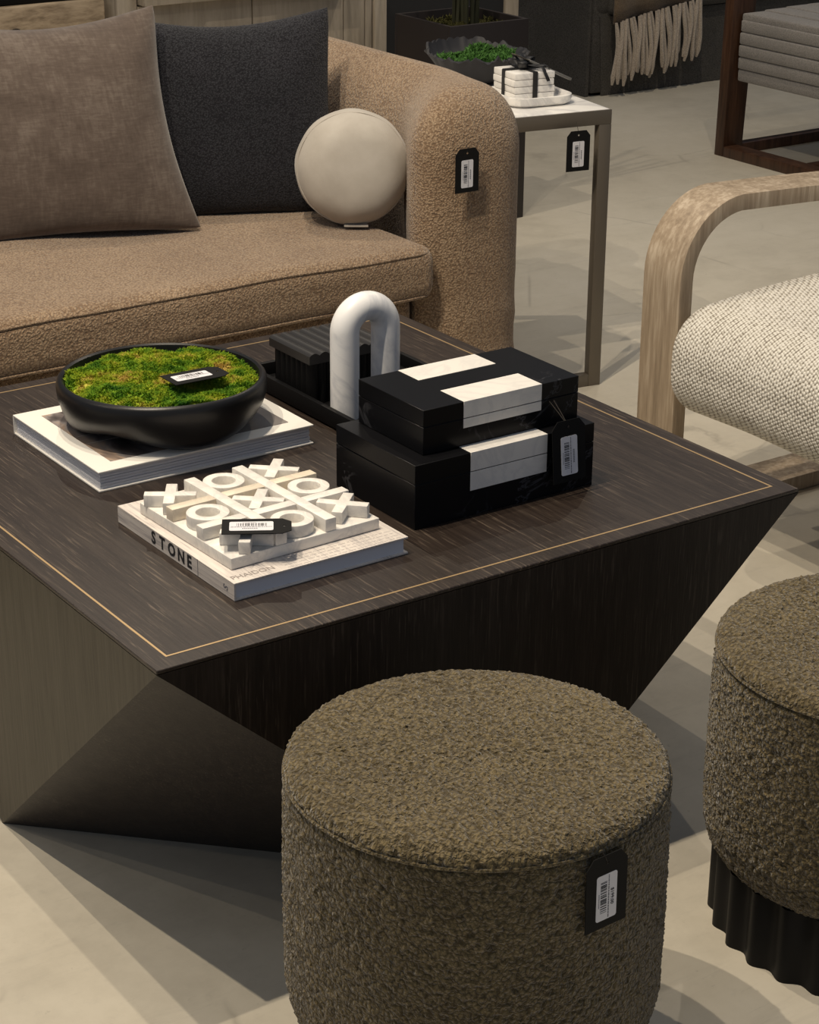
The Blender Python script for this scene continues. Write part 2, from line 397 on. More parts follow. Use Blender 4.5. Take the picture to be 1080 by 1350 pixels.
# ------------------------------------------------------------------ stools
def disp(P, nrm, amp, f):
    out = np.empty_like(P)
    for i in range(P.shape[0]):
        for j in range(P.shape[1]):
            p = Vector(P[i, j]) * f
            d = noise.noise(p) * .6 + noise.noise(p * 2.3) * .5
            out[i, j] = P[i, j] + nrm[i, j] * amp * d
    return out
def stool(cx, cy, label, z0=.10, group='boucle stools in front of the coffee table'):
    t = thing('round_stool', label, 'stool', (cx, cy, 0), group)
    zs, R = .415, .227
    def body(prof, nseg, amp, f, name):
        prof = np.array(prof); seg = np.linalg.norm(np.diff(prof, axis=0), axis=1); L = np.r_[0, np.cumsum(seg)]
        m_ = int(L[-1] / .0032); q = np.linspace(0, L[-1], m_); r = np.interp(q, L, prof[:, 0]); z = np.interp(q, L, prof[:, 1])
        dr, dz = np.gradient(r), np.gradient(z); nl = np.hypot(dr, dz) + 1e-9
        th = np.linspace(0, 2 * PI, nseg, endpoint=False)
        P = np.stack([cx + np.outer(np.cos(th), r), cy + np.outer(np.sin(th), r), np.tile(z, (nseg, 1))], -1)
        nr = np.stack([np.outer(np.cos(th), -dz / nl), np.outer(np.sin(th), -dz / nl), np.tile(dr / nl, (nseg, 1))], -1)
        P = disp(P, nr, amp, f)
        g = G(); g.grid(P, closed_u=True); return mesh(name, g, M['boucle_green'], t, smooth=True, fix=False)
    # upholstered side, rounding under towards the plinth
    pr = [(R - .006, zs - .006), (R - .001, zs - .016), (R + .001, zs - .07), (R + .002, (zs + z0) / 2), (R + .001, z0 + .06), (R - .002, z0 + .05)]
    for a_ in np.linspace(0, PI / 2, 7): pr.append((R - .052 + .05 * math.cos(a_), z0 + .05 - .05 * math.sin(a_)))
    pr.append((R - .10, z0))
    body(pr[::1], 440, .0045, 160, 'side_upholstery')
    # domed seat pad
    pr = [(.0003, zs + .018)]
    for r_ in np.linspace(.03, R - .040, 8): pr.append((r_, zs + .018 - .004 * (r_ / R) ** 2))
    for a_ in np.linspace(PI / 2, -.1, 9): pr.append((R - .034 + .033 * math.cos(a_) , zs - .004 + .018 * math.sin(a_)))
    pr.append((R - .006, zs - .008))
    body(pr, 440, .0045, 160, 'seat_pad')
    g = G(); g.tube([(cx + (R - .0010) * math.cos(a_), cy + (R - .0010) * math.sin(a_), zs - .007) for a_ in np.linspace(0, 2 * PI, 97)], .0024, 6, False)
    mesh('seat_seam', g, M['boucle_green'], t, smooth=True)
    # fluted black plinth
    n = 26; pts = []
    for k_ in range(n * 10):
        a_ = 2 * PI * k_ / (n * 10); ph = (k_ % 10) / 10 * 2 * PI
        rr = .207 + .0055 * math.cos(ph); pts.append((cx + rr * math.cos(a_), cy + rr * math.sin(a_)))
    g = G(); g.prism(pts, .0, z0 + .012); mesh('fluted_plinth', g, M['black_paint'], t, smooth=True)
    return t
stool(.2610, -.2965, 'olive boucle round stool in the front centre with price tag on its side', .068)
stool(.892, -.354, 'olive boucle round stool at the right edge of the photo showing fluted black plinth')

# ------------------------------------------------------------------ price tags
def price_tag(org, xa, ya, label, lines=None, L=.092, Wd=.060, string=None, flip=False):
    """org: centre of the card; xa across, ya towards the punched end"""
    xa = Vector(xa).normalized(); ya = Vector(ya); ya = (ya - xa * ya.dot(xa)).normalized(); za = xa.cross(ya)
    o = Vector(org)
    t = thing('price_tag', label, 'price tag', tuple(o), 'black price tags with white barcode stickers')
    W3 = lambda x, y, z: tuple(o + xa * x + ya * y + za * z)
    def slab(pts, z0, z1):
        n = len(pts); g = G(); g.add([W3(x, y, z0) for x, y in pts] + [W3(x, y, z1) for x, y in pts],
            [tuple(range(n))[::-1], tuple(range(n, 2 * n))] + [(i, (i + 1) % n, n + (i + 1) % n, n + i) for i in range(n)]); return g
    w2, l2, c = Wd / 2, L / 2, .012
    # card with a punched hole: outline quads around the hole
    out = [(-w2, -l2), (w2, -l2), (w2, l2 - c), (w2 - c * .85, l2), (-w2 + c * .85, l2), (-w2, l2 - c)]
    hy = l2 - .010; hr = .0022; n = 12; g = G()
    bmv = [W3(x, y, z) for z in (-.0005, .0005) for x, y in out] + [W3(hr * math.cos(2 * PI * k / n), hy + hr * math.sin(2 * PI * k / n), z) for z in (-.0005, .0005) for k in range(n)]
    bm = bmesh.new(); vv = [bm.verts.new(Vector(q) - o) for q in bmv]
    for z in (0, 1):
        ed = [bm.edges.new((vv[z * 6 + i], vv[z * 6 + (i + 1) % 6])) for i in range(6)]
        ed += [bm.edges.new((vv[12 + z * n + i], vv[12 + z * n + (i + 1) % n])) for i in range(n)]
        bmesh.ops.triangle_fill(bm, use_beauty=True, edges=ed)
    for i in range(6): bm.faces.new((vv[i], vv[(i + 1) % 6], vv[6 + (i + 1) % 6], vv[6 + i]))
    for i in range(n): bm.faces.new((vv[12 + i], vv[12 + n + i], vv[12 + n + (i + 1) % n], vv[12 + (i + 1) % n]))
    bmesh.ops.recalc_face_normals(bm, faces=bm.faces)
    me = bpy.data.meshes.new('card'); bm.to_mesh(me); bm.free(); me.materials.append(M['card'])
    card = bpy.data.objects.new('card', me); COL.objects.link(card); card.parent = t
    sw, sl, sy = .0150, .0290, -.007; q = []
    for cx_, cy_, a0 in ((sw - .003, -sl + .003, -90), (sw - .003, sl - .003, 0), (-sw + .003, sl - .003, 90), (-sw + .003, -sl + .003, 180)):
        for k in range(5):
            a_ = math.radians(a0 + k * 22.5); q.append((cx_ + .003 * math.cos(a_), sy + cy_ + .003 * math.sin(a_)))
    st = mesh('sticker', slab(q, .0005, .0008), M['sticker'], t)
    g = G(); y = .020; r_ = random.Random(3)
    while y > -.020:
        wd = r_.choice((.0005, .0008, .0012)); x0, x1 = -.009, .0
        pts = [(x0, sy + y - wd), (x1, sy + y - wd), (x1, sy + y), (x0, sy + y)]
        k_ = G(); k_ = slab(pts, .0008, .0010); g.add(k_.v, k_.f); y -= wd + r_.choice((.0005, .0007, .0011, .0018))
    sub('barcode', g, M['ink'], st)
    g = G(); y = .027
    while y > -.026:
        wd = r_.choice((.0012, .0025, .004)); k_ = slab([(.0022, sy + y - wd), (.0036, sy + y - wd), (.0036, sy + y), (.0022, sy + y)], .0008, .0010); g.add(k_.v, k_.f); y -= wd + .0008
    y = .006
    while y > -.012:
        wd = .0009; k_ = slab([(-.0118, sy + y - wd), (-.0108, sy + y - wd), (-.0108, sy + y), (-.0118, sy + y)], .0008, .0010); g.add(k_.v, k_.f); y -= .0014
    sub('small_print', g, M['greyink'], st)
    if lines: letters('price_lettering', lines, .0065, W3(.0082, sy - .002, .0009), -ya, xa, M['ink'], st)
    else:
        g = G(); y = .008
        while y > -.012:
            k_ = slab([(.0068, sy + y - .0016), (.0095, sy + y - .0016), (.0095, sy + y), (.0068, sy + y)], .0008, .0010); g.add(k_.v, k_.f); y -= .0026
        sub('price_print', g, M['greyink'], st)
    if string:
        g = G(); p0 = Vector(W3(0, hy, .0006))
        for e in string:
            e = Vector(e); mid = (p0 + e) / 2 + za * .001; g.tube([p0, mid, e], .0006, 5)
        mesh('string', g, M['string'], t)
    return t
nst = Vector((.0436, -.999, 0)); xst = Vector((.999, .0436, 0))
price_tag((.2660, -.5310, .361), xst + Vector((0, 0, .01)), (-.21, 0, 1), 'black price tag hanging on the side of the front centre stool', '$199.00', string=[(.258, -.530, .414)])
price_tag((1.484, 1.4085, .626), (1, 0, 0), (0, .0, 1), 'black price tag pinned to the front of the tan sofa arm', string=[(1.484, 1.412, .680)])
price_tag((1.928, 1.590, .579), (.988, -.156, 0), (0, 0, 1), 'black price tag hanging under the edge of the white side table', string=[(1.926, 1.5985, .645)])
price_tag((.766, .170, .549), (1, 0, -.0), (-.24, .10, 1), 'black price tag hanging from the stacked black marble boxes', string=[(.757, .208, .615), (.765, .208, .615)])
price_tag((.402, .617, .6045), (-.08, -1, .06), (.99, -.08, .02), 'black price tag lying on the moss in the black bowl')
price_tag((.248, .180, .5475), (-.5, -.83, 0), (.84, -.52, 0), 'black price tag lying across the near marble crosses', Wd=.050)

# ------------------------------------------------------------------ book under the bowl
t = thing('hardcover_book', 'large white hardcover art book with a photo cover under the moss bowl', 'book', (.201, .551, TH))
x0, x1, y0, y1, z0, z1 = .201, .569, .551, .846, TH, TH + .032
g = G(); g.box(x0, x1, y0, y1, z1 - .003, z1); cov = mesh('front_cover', g, M['white_cover'], t, bevel=.0008)
g = G(); g.box(x0, x1, y0, y1, z0, z0 + .003); mesh('back_cover', g, M['white_cover'], t, bevel=.0008)
g = G(); g.box(x0, x1, y1 - .003, y1, z0 + .003, z1 - .003); mesh('spine', g, M['white_cover'], t)
for i in range(6):
    e = .0045 if i else .004; s_ = (z1 - z0 - .006) / 6; j = (.0006, .0, .0009, .0003, .0007, .0001)[i]
    g = G(); g.box(x0 + e + j * .6, x1 - e - j, y0 + e + j, y1 - .003, z0 + .003 + i * s_ + .0003, z0 + .003 + (i + 1) * s_ - (.0003 if i < 5 else 0)); mesh('page_block', g, M['page'], t)
g = G(); g.box(x0 + .035, x1 - .028, y0 + .03, y1 - .03, z1, z1 + .0004); sub('cover_photo', g, M['photo'], cov)
g = G(); g.box(x0 + .250, x1 - .0275, y0 + .0295, y1 - .0295, z1 + .0004, z1 + .0006); sub('grey_cover_panel', g, M['photo_grey'], cov)
g = G()
for a_ in (.06, .115, .15): g.box(x0 + .037, x0 + .12, y1 - .03 - a_ - .0012, y1 - .03 - a_, z1 + .0004, z1 + .0007)
for a_ in (.07, .10): g.box(x0 + a_, x0 + a_ + .001, y1 - .16, y1 - .035, z1 + .0004, z1 + .0007)
sub('photo_lines', g, plain('pale_print', (.5, .45, .42), .5), cov)

# ------------------------------------------------------------------ moss bowl
bc = (.379, .683); zb = TH + .0326
t = thing('planter_bowl', 'matt black low bowl with rounded feet filled with green moss on the white book', 'bowl', (*bc, zb))
nt, H_ = 120, .080; P = []
for k in range(nt):
    th = 2 * PI * k / nt
    lobe = (.5 + .5 * math.cos(3 * (th - math.radians(268)))) ** .7
    q = 1 - lobe; zl = .019 * q
    prof = [(.0, .016 * q), (.06, zl), (.112 + .006 * lobe, zl), (.127 + .007 * lobe, zl + .002), (.138 + .006 * lobe, zl * .85 + .009), (.1475 + .003 * lobe, .020 + zl * .55), (.1550, .036 + zl * .18), (.1595, .052), (.161, .066), (.160, .075), (.157, .079), (.153, .0802), (.1495, .078), (.148, .070), (.147, .060), (.0, .055)]
    P.append([(bc[0] + r * math.cos(th), bc[1] + r * math.sin(th), zb + z) for r, z in prof])
g = G(); g.grid(P, closed_u=True); mesh('bowl', g, M['black_ceramic'], t, smooth=True)
# moss: thousands of small sprigs on a lumpy mound
def moss_field(cx, cy, zfun, R, n, size, name, mat, label, seed=1, base_mat='soil'):
    r_ = random.Random(seed); g = G(); o = Vector((cx, cy, zfun(cx, cy)))
    # lumpy bed
    P = []
    for i in range(40):
        a_ = 2 * PI * i / 40; P.append([(cx + rr * math.cos(a_), cy + rr * math.sin(a_), zfun(cx + rr * math.cos(a_), cy + rr * math.sin(a_)) - size * .25 - .012 * (rr > R * .95)) for rr in np.linspace(0, R, 16)])
    g.grid(P, closed_u=True)
    for _ in range(n):
        rr = R * math.sqrt(r_.random()) * .985; a_ = r_.random() * 2 * PI; x, y = cx + rr * math.cos(a_), cy + rr * math.sin(a_)
        z = zfun(x, y); b0 = Vector((x, y, z - size * .5)); az = r_.random() * 2 * PI; ln = size * r_.uniform(.6, 1.3)
        d = Vector((math.cos(az) * .8, math.sin(az) * .8, r_.uniform(.3, 1.2))).normalized(); s_ = d.orthogonal().normalized() * size * .22
        s2 = d.cross(s_)
        tip = b0 + d * ln; mid = b0 + d * ln * .5
        g.add([b0, mid + s_, tip, mid - s_, mid + s2], [(0, 1, 2), (0, 2, 3), (0, 4, 2)])
    ob = mesh(name, g, mat, None, origin=(cx, cy, zfun(cx, cy)), fix=False)
    ob['kind'] = 'stuff'; tag(ob, label, 'moss'); return ob
def zm(x, y):
    r = math.hypot(x - bc[0], y - bc[1]) / .147
    return zb + .0725 + .009 * (1 - r * r) + .013 * noise.noise(Vector((x * 19, y * 19, 1.3))) + .006 * noise.noise(Vector((x * 55, y * 55, 4)))
moss_field(bc[0], bc[1], zm, .147, 30000, .0066, 'moss', M['moss'], 'green and golden moss filling the low black bowl', 2)

# ------------------------------------------------------------------ stone book + marble game
t = thing('hardcover_book', 'pale stone-patterned hardcover book titled STONE under the marble game board', 'book', (.177, .119, TH))
t.rotation_euler = (0, 0, math.radians(.6))
x0, x1, y0, y1, z0, z1 = .177, .451, .119, .438, TH, TH + .0252
g = G(); g.box(x0, x1, y0, y1, z1 - .0028, z1); cov = mesh('front_cover', g, M['stone_cover'], t, bevel=.0006)
g = G(); g.box(x0, x1, y0, y1, z0, z0 + .0028); mesh('back_cover', g, M['stone_cover'], t, bevel=.0006)
g = G(); g.box(x0, x0 + .0028, y0, y1, z0 + .0028, z1 - .0028); sp = mesh('spine', g, M['stone_cover'], t)
g = G(); g.box(x0 + .0028, x1 - .005, y0 + .004, y1 - .004, z0 + .0028, z1 - .0028); mesh('page_block', g, M['page'], t)
for i, (ch, py) in enumerate(zip('STONE', (.334, .3095, .2835, .2575, .2355))):
    letters('title_letter', ch, .0245, (x0 - .0002, py, z0 + .0126), (0, -1, 0), (0, 0, 1), M['ink'], sp, 1.02, .0008)
letters('publisher_initial', 'S', .016, (x0 - .0002, .140, z0 + .0126), (0, -.25, 1), (0, 1, .25), M['greyink'], sp)
g = G(); g.box(x0 - .0003, x0, .2125, .2135, z0, z1); sub('spine_rule', g, M['greyink'], sp)
letters('publisher_name', 'PHAIDON', .0145, (.2145, .1345, z1 + .0002), (1, 0, 0), (0, 1, 0), plain('faded_grey_print', (.33, .29, .27), .7), cov)
g = G(); r_ = random.Random(5)
for row in range(4):
    x = .262
    while x < .44:
        wd = r_.uniform(.003, .012); g.box(x, min(x + wd, .444), .123 + row * .0085, .1242 + row * .0085, z1, z1 + .0003); x += wd + .003
sub('cover_print', g, plain('pale_grey_print', (.55, .51, .48), .7), cov)

# marble noughts and crosses board
th0 = math.radians(2.0); B0 = Vector((.195, .157, z1)); bs = .238; bt = .0165
ex = Vector((math.cos(th0), math.sin(th0), 0)); ey = Vector((-math.sin(th0), math.cos(th0), 0))
def bp(x, y, z=0): return B0 + ex * x + ey * y + Vector((0, 0, z))
def bbox(g, x0, x1, y0, y1, z0, z1):
    return g.add([tuple(bp(x, y, z)) for z in (z0, z1) for y in (y0, y1) for x in (x0, x1)], [(0, 2, 3, 1), (4, 5, 7, 6), (0, 1, 5, 4), (2, 6, 7, 3), (0, 4, 6, 2), (1, 3, 7, 5)])
zz = .0005
t = thing('game_board', 'square white marble noughts and crosses board lying on the stone book', 'board game', tuple(B0))
g = G(); bbox(g, 0, bs, 0, bs, zz, bt); mesh('board', g, M['board_marble'], t, bevel=.0012)
bw, bh = .0175, .0185; c1, c2 = bs / 3, 2 * bs / 3
for c in (c1, c2):
    g = G(); bbox(g, c - bw / 2, c + bw / 2, .001, bs - .001, bt, bt + bh); mesh('grid_bar', g, M['board_marble'], t, bevel=.001)
e = .0002
for c, mt in ((c1, 'board_marble'), (c2, 'cream_marble')):
    for (a0, a1) in ((.001, c1 - bw / 2 - e), (c1 + bw / 2 + e, c2 - bw / 2 - e), (c2 + bw / 2 + e, bs - .001)):
        g = G(); bbox(g, a0, a1, c - bw / 2, c + bw / 2, bt, bt + bh - .0004); mesh('grid_bar', g, M[mt], t, bevel=.001)
cell = [.036, bs / 2, bs - .036]; ph = .0175
def cross(cx, cy, ang, label):
    o = bp(cx, cy, bt + .0002); t_ = [(-1, -1)]; L_, w2 = .036, .0078; pts = []
    for k in range(4):
        a_ = ang + k * PI / 2; d = Vector((math.cos(a_), math.sin(a_), 0)); p = Vector((-d.y, d.x, 0))
        pts += [d * L_ - p * w2, d * L_ + p * w2, d * w2 + p * w2]
    g = G(); g.prism([((o + ex * q.x + ey * q.y).x, (o + ex * q.x + ey * q.y).y) for q in pts], o.z, o.z + ph)
    ob = mesh('game_cross', g, M['board_marble'], None, bevel=.0011, origin=tuple(o))
    tag(ob, label, 'game piece', 'marble crosses on the game board'); return ob
def nought(cx, cy, label):
    o = bp(cx, cy, bt + .0002); g = G(); g.ring((o.x, o.y), .0165, .0295, o.z, o.z + ph, 56)
    ob = mesh('game_nought', g, M['board_marble'], None, bevel=.0012, origin=tuple(o)); tag(ob, label, 'game piece', 'marble noughts on the game board'); return ob
cross(cell[0] - .006, cell[2] + .003, PI / 4 + .18, 'white marble cross on the left corner square of the board')
cross(cell[2] - .002, cell[2] + .002, PI / 4 + .02, 'white marble cross on the rear corner square, farthest from the camera')
cross(cell[1], cell[1], PI / 4 + .04, 'white marble cross on the centre square of the board')
cross(cell[0] + .008, cell[0] - .006, PI / 4 + .12, 'white marble cross on the nearest corner square under the price tag')
cross(cell[2] + .003, cell[0] + .004, PI / 4 - .05, 'white marble cross on the right corner square nearest the black boxes')
nought(cell[1] - .003, cell[2] + .002, 'white marble ring between the left and rear crosses')
nought(cell[0] + .0015, cell[1] - .001, 'white marble ring on the left side above the book title')
nought(cell[2], cell[1], 'white marble ring between the rear and right crosses, beside the black boxes')
nought(cell[1] - .001, cell[0] - .002, 'white marble ring on the near side, partly covered by the price tag')

# ------------------------------------------------------------------ black and white marble boxes
def marble_box(x0, x1, y0, y1, z0, hgt, label, inl, seam, depth_frac):
    t = thing('decorative_box', label, 'box', ((x0 + x1) / 2, (y0 + y1) / 2, z0), 'stacked black and white marble boxes')
    zs = z0 + hgt * seam; z1 = z0 + hgt; gap = .0006
    g = G(); g.box(x0, x1, y0, y1, z0, zs - gap); mesh('body', g, M['black_marble'], t, bevel=.0006, seg=1)
    g = G(); g.box(x0, x1, y0, y1, zs + gap, z1); mesh('lid', g, M['black_marble'], t, bevel=.0006, seg=1)
    g = G(); g.box(x0 + .002, x1 - .002, y0 + .002, y1 - .002, zs - gap * 1.2, zs + gap * 1.2); mesh('lid_joint', g, M['ink'], t)
    a0, a1, d0, (e0, e1) = inl; zb_ = z1 - hgt * depth_frac; p = .0004
    g = G(); g.box(a0, a1, y0 - p, y0 + d0, zs + gap, z1 + p); mesh('white_inlay', g, M['white_marble'], t, bevel=.0003, seg=1)
    g = G(); g.box(a0, a1, y0 - p, y0 + .02, zb_, zs - gap); mesh('white_inlay', g, M['white_marble'], t, bevel=.0003, seg=1)
    g = G(); g.box(a0, a1, e0, e1, z1 - .01, z1 + p); mesh('white_inlay', g, M['white_marble'], t, bevel=.0003, seg=1)
    return t
marble_box(.504, .823, .183, .385, TH, .0962, 'larger black marble box with white bands, at the bottom of the stack of two', (.599, .736, .050, (.25, .30)), .70, .60)
def top_box():
    x0, x1, y0, y1, z0, hgt = .536, .812, .210, .374, TH + .0968, .0660
    return marble_box(x0, x1, y0, y1, z0, hgt, 'smaller black marble box with two white bands, on top of the stack', (.605, .744, .057, (.321, .3744)), .62, .60)
top_box()

# ------------------------------------------------------------------ black tray with fluted box and marble arch
t = thing('serving_tray', 'black rectangular tray holding the fluted box and the marble arch', 'tray', (.759, .63, TH))
x0, x1, y0, y1, z0 = .628, .890, .395, .860, TH
g = G(); g.box(x0 + .004, x1 - .004, y0 + .004, y1 - .004, z0 + .004, z0 + .010); mesh('tray_floor', g, M['black_paint'], t)
for (a, b_, c, d) in ((x0, x0 + .009, y0, y1), (x1 - .009, x1, y0, y1), (x0 + .009, x1 - .009, y0, y0 + .009), (x0 + .009, x1 - .009, y1 - .009, y1)):
    g = G(); g.box(a, b_, c, d, z0 + .003, z0 + .031); mesh('tray_side', g, M['black_paint'], t, bevel=.0012)
for a, b_ in ((x0 + .02, y0 + .02), (x1 - .04, y0 + .02), (x0 + .02, y1 - .04), (x1 - .04, y1 - .04)):
    g = G(); g.box(a, a + .02, b_, b_ + .02, z0, z0 + .0042); mesh('foot', g, M['black_paint'], t)
zt2 = z0 + .0105
t = thing('lidded_box', 'black fluted wooden box with ribbed lid standing on the tray behind the arch', 'box', (.72, .738, zt2))
fx0, fx1, fy0, fy1 = .640, .792, .675, .800; zl = TH + .080
pts = []; nfl = 9
for k in range(nfl * 8 + 1): x = fx0 + .006 + (fx1 - fx0 - .012) * k / (nfl * 8); pts.append((x, fy0 + .008 - .0045 * abs(math.sin(PI * k / 8))))
for k in range(7 * 8 + 1): y = fy0 + .008 + (fy1 - fy0 - .016) * k / 56; pts.append((fx1 - .008 + .0045 * abs(math.sin(PI * k / 8)), y))
for k in range(nfl * 8 + 1): x = fx1 - .006 - (fx1 - fx0 - .012) * k / (nfl * 8); pts.append((x, fy1 - .008 + .0045 * abs(math.sin(PI * k / 8))))
for k in range(7 * 8 + 1): y = fy1 - .008 - (fy1 - fy0 - .016) * k / 56; pts.append((fx0 + .008 - .0045 * abs(math.sin(PI * k / 8)), y))
g = G(); g.prism(pts, zt2, zl); mesh('box_body', g, M['black_paint'], t)
g = G(); nl = 8; prof = []
for k in range(nl * 8 + 1): prof.append((fx0 + (fx1 - fx0) * k / (nl * 8), zl + .0135 + .0045 * abs(math.sin(PI * k / 8))))
vs = [(x, y, z) for y in (fy0, fy1) for x, z in prof] + [(x, y, zl) for y in (fy0, fy1) for x, z in prof]; n = len(prof); fs = []
for k in range(n - 1): fs += [(k, k + 1, n + k + 1, n + k), (2 * n + k, 3 * n + k, 3 * n + k + 1, 2 * n + k + 1), (k, 2 * n + k, 2 * n + k + 1, k + 1), (n + k, n + k + 1, 3 * n + k + 1, 3 * n + k)]
fs += [(0, n, 3 * n, 2 * n), (n - 1, 3 * n - 1, 4 * n - 1, 2 * n - 1)]
g.add(vs, fs); mesh('ribbed_lid', g, plain('black_stained_wood', (.016, .015, .015), .42), t, smooth=True)
# arch
r_, sp_, zc = .0232, .077, TH + .0105
xa, ya_ = .661, .604; ht = .690 - r_ - sp_ / 2 + .001
pts = [(xa, ya_, zc), (xa, ya_, zc + .05), (xa, ya_, ht)] + [(xa + sp_ / 2 - sp_ / 2 * math.cos(a_), ya_, ht + sp_ / 2 * math.sin(a_)) for a_ in np.linspace(.12, PI - .12, 22)] + [(xa + sp_, ya_, ht), (xa + sp_, ya_, zc + .05), (xa + sp_, ya_, zc)]
g = G(); g.tube(pts, r_, 32); a_ = mesh('arch_sculpture', g, M['arch_marble'], None, smooth=True, origin=(xa + sp_ / 2, ya_, zc))
tag(a_, 'white marble arch-shaped sculpture standing upright on the black tray', 'sculpture')
# small dark bow and tag at the tray's far right
t = thing('bead_garland', 'small dark beads with a silver clasp lying on the tray behind the arch', 'beads', (.90, .76, TH + .0105))
for i in range(7):
    g = G(); P = []; cx, cy = .845 + .006 * i, .700 + .012 * math.sin(i * 1.3) - .006 * i
    g.lathe((cx, cy, zt2), [(0, 0), (.004, .001), (.007, .004), (.008, .008), (.007, .012), (.004, .015), (0, .016)], 14); mesh('bead', g, M['black_ceramic'], t, smooth=True)
g = G(); g.box(.872, .880, .640, .655, zt2, zt2 + .014); mesh('clasp', g, plain('silver_clasp', (.6, .6, .58), .3, .8), t, bevel=.002)
t['_o'] = list(t['_o'])

# ------------------------------------------------------------------ tan sofa
def lump(amp, f, sh=0, keep_bottom=None):
    def fn(P):
        Q = P.copy()
        for i in range(P.shape[0]):
            for j in range(P.shape[1]):
                p = Vector(P[i, j]) * f + Vector((sh, 0, 0)); Q[i, j] += np.array(noise.noise_vector(p)) * amp
        if keep_bottom is not None: Q[..., 2] = np.maximum(Q[..., 2], keep_bottom)
        return Q
    return fn
t = thing('sofa', 'tan sherpa sofa with rounded arm behind the coffee table', 'sofa', (.2, 1.9, 0))
g = rbox(-1.35, 1.424, 1.417, 2.10, .352, .472, (.035, .035, .035), (90, 26, 12), lump(.006, 5)); mesh('seat_cushion', g, M['sherpa'], t, smooth=True)
for z_ in (.458, .364):
    yy = 1.4225
    pts = [(x, yy, z_) for x in np.linspace(-1.3, 1.375, 90)]
    pts += [(1.375 + .045 * math.sin(a_), yy + .045 * (1 - math.cos(a_)), z_) for a_ in np.linspace(.2, PI / 2, 6)]
    pts = [tuple(np.array(p) + np.array(noise.noise_vector(Vector(p) * 5)) * .006) for p in pts]
    g = G(); g.tube(pts, .0030, 6); mesh('piping', g, M['sherpa_seam'], t, smooth=True)
g = rbox(1.405, 1.692, 1.432, 2.35, 0, .780, (.125, .10, .14), (30, 60, 40), None)
def armfn(g):
    out = []
    for x, y, z in g.v:
        z2 = z if z > .13 else max(.012, z * 1.0)
        if z < .14:  # straighten the lower rounding so the arm stands on the floor
            cx, cy = 1.5475, 1.891; k_ = (.14 - z) / .14
            sx = (x - cx); sy = (y - cy); fx = 1.0; L_ = max(abs(sx) / .1425, abs(sy) / .459)
            if L_ > 1e-6 and k_ > .15 and L_ > .12: x = cx + sx * (1 + (0.90 / L_ - 1) * min(1, k_ * 1.2)) if L_ < .9 and False else x
        n_ = noise.noise(Vector((x * 4, y * 4, z * 4))) * .008
        wr = .004 * math.sin(z * 55 + 3 * noise.noise(Vector((x * 6, y * 3, z * 2)))) * max(0, min(1, (.42 - z) / .2)) * (1 if y < 1.6 else 0)
        out.append((x + n_, y + n_ * .5 - wr, z2 if z > .0 else .012))
    g.v = [(x + .110 * max(0, min(1, (1.66 - x) / .18)) * (lambda q: q * q * (3 - 2 * q))(max(0, min(1, (y - 1.46) / .26))), y, z) for x, y, z in out]; return g
armfn(g); mesh('arm', g, M['sherpa'], t, smooth=True)
g = rbox(-1.40, 1.60, 2.10, 2.42, .02, .735, (.1, .12, .13), (90, 20, 30), lump(.008, 4)); mesh('backrest', g, M['sherpa'], t, smooth=True)
g = rbox(-1.35, 1.42, 1.50, 2.15, .03, .350, (.03, .03, .03), (40, 12, 10)); mesh('seat_base', g, M['sherpa'], t, smooth=True)
for x, y in ((-1.2, 1.58), (1.30, 1.58), (-1.2, 2.25), (1.30, 2.25)):
    g = G(); g.box(x - .03, x + .03, y - .03, y + .03, 0, .035); mesh('leg', g, M['black_paint'], t)
# ------------------------------------------------------------------ pillows
def pillow(name, c, ea, up_, w2, h2, T, mat, label, cat, sag=.02, skew=0, seed=0, nseg=44, lift=None, origin=None, wrinkle=.006):
    ea = Vector(ea).normalized(); up_ = Vector(up_); up_ = (up_ - ea * up_.dot(ea)).normalized(); nn = ea.cross(up_)
    c = Vector(c); t = thing(name, label, cat, tuple(c - up_ * h2))
    pinch = lambda a_, b_: 1 - .075 * (1 - a_ * a_) * 1.0
    for sgn, nm in ((1, 'front_face'), (-1, 'back_face')):
        P = np.zeros((nseg + 1, nseg + 1, 3))
        for i in range(nseg + 1):
            for j in range(nseg + 1):
                a_ = -math.cos(PI * i / nseg); b_ = -math.cos(PI * j / nseg)
                prof = max(0, (1 - abs(a_) ** 2.6)) ** .5 * max(0, (1 - abs(b_) ** 2.6)) ** .5
                th = T / 2 * prof
                cr = 1 - .035 * (abs(a_) * abs(b_)) ** 6; x = a_ * w2 * (1 - .06 * (1 - b_ * b_)) * cr; y = b_ * h2 * (1 - .06 * (1 - a_ * a_)) * cr
                if b_ > 0: y -= sag * (1 - a_ * a_) * b_
                x += (2 * abs(skew) * ((1 - b_) / 2) ** 2.4 - abs(skew)) if skew < 0 else skew * b_; p = c + ea * x + up_ * y
                wn = noise.noise(Vector((p.x * 7 + seed, p.y * 7, p.z * 7))) + .5 * noise.noise(Vector((p.x * 19 + seed, p.y * 19, p.z * 19)))
                p = p + nn * sgn * (th + wrinkle * wn * min(1, prof * 3))
                P[i, j] = p
        g = G(); g.grid(P if sgn > 0 else P[::-1]); mesh(nm, g, mat, t, smooth=True)
    return t
p1u = (.114, .3234, .9394); p2u = (.132, .2643, .9553)
o1 = Vector((.683, 1.973, .475)); e1 = Vector((.9431, -.3326, 0)); u1 = Vector(p1u)
pillow('throw_pillow', o1 + e1 * .132 + u1 * .238 + Vector((-.01, -.035, 0)), (.9431, -.3326, .01), p1u, .265, .245, .17, M['velvet'], 'taupe velvet throw pillow leaning at the left end of the tan sofa', 'pillow', .035, -.028, 3)
o2 = Vector((1.038, 1.948, .475)); e2 = Vector((.8944, -.4472, 0)); u2 = Vector(p2u)
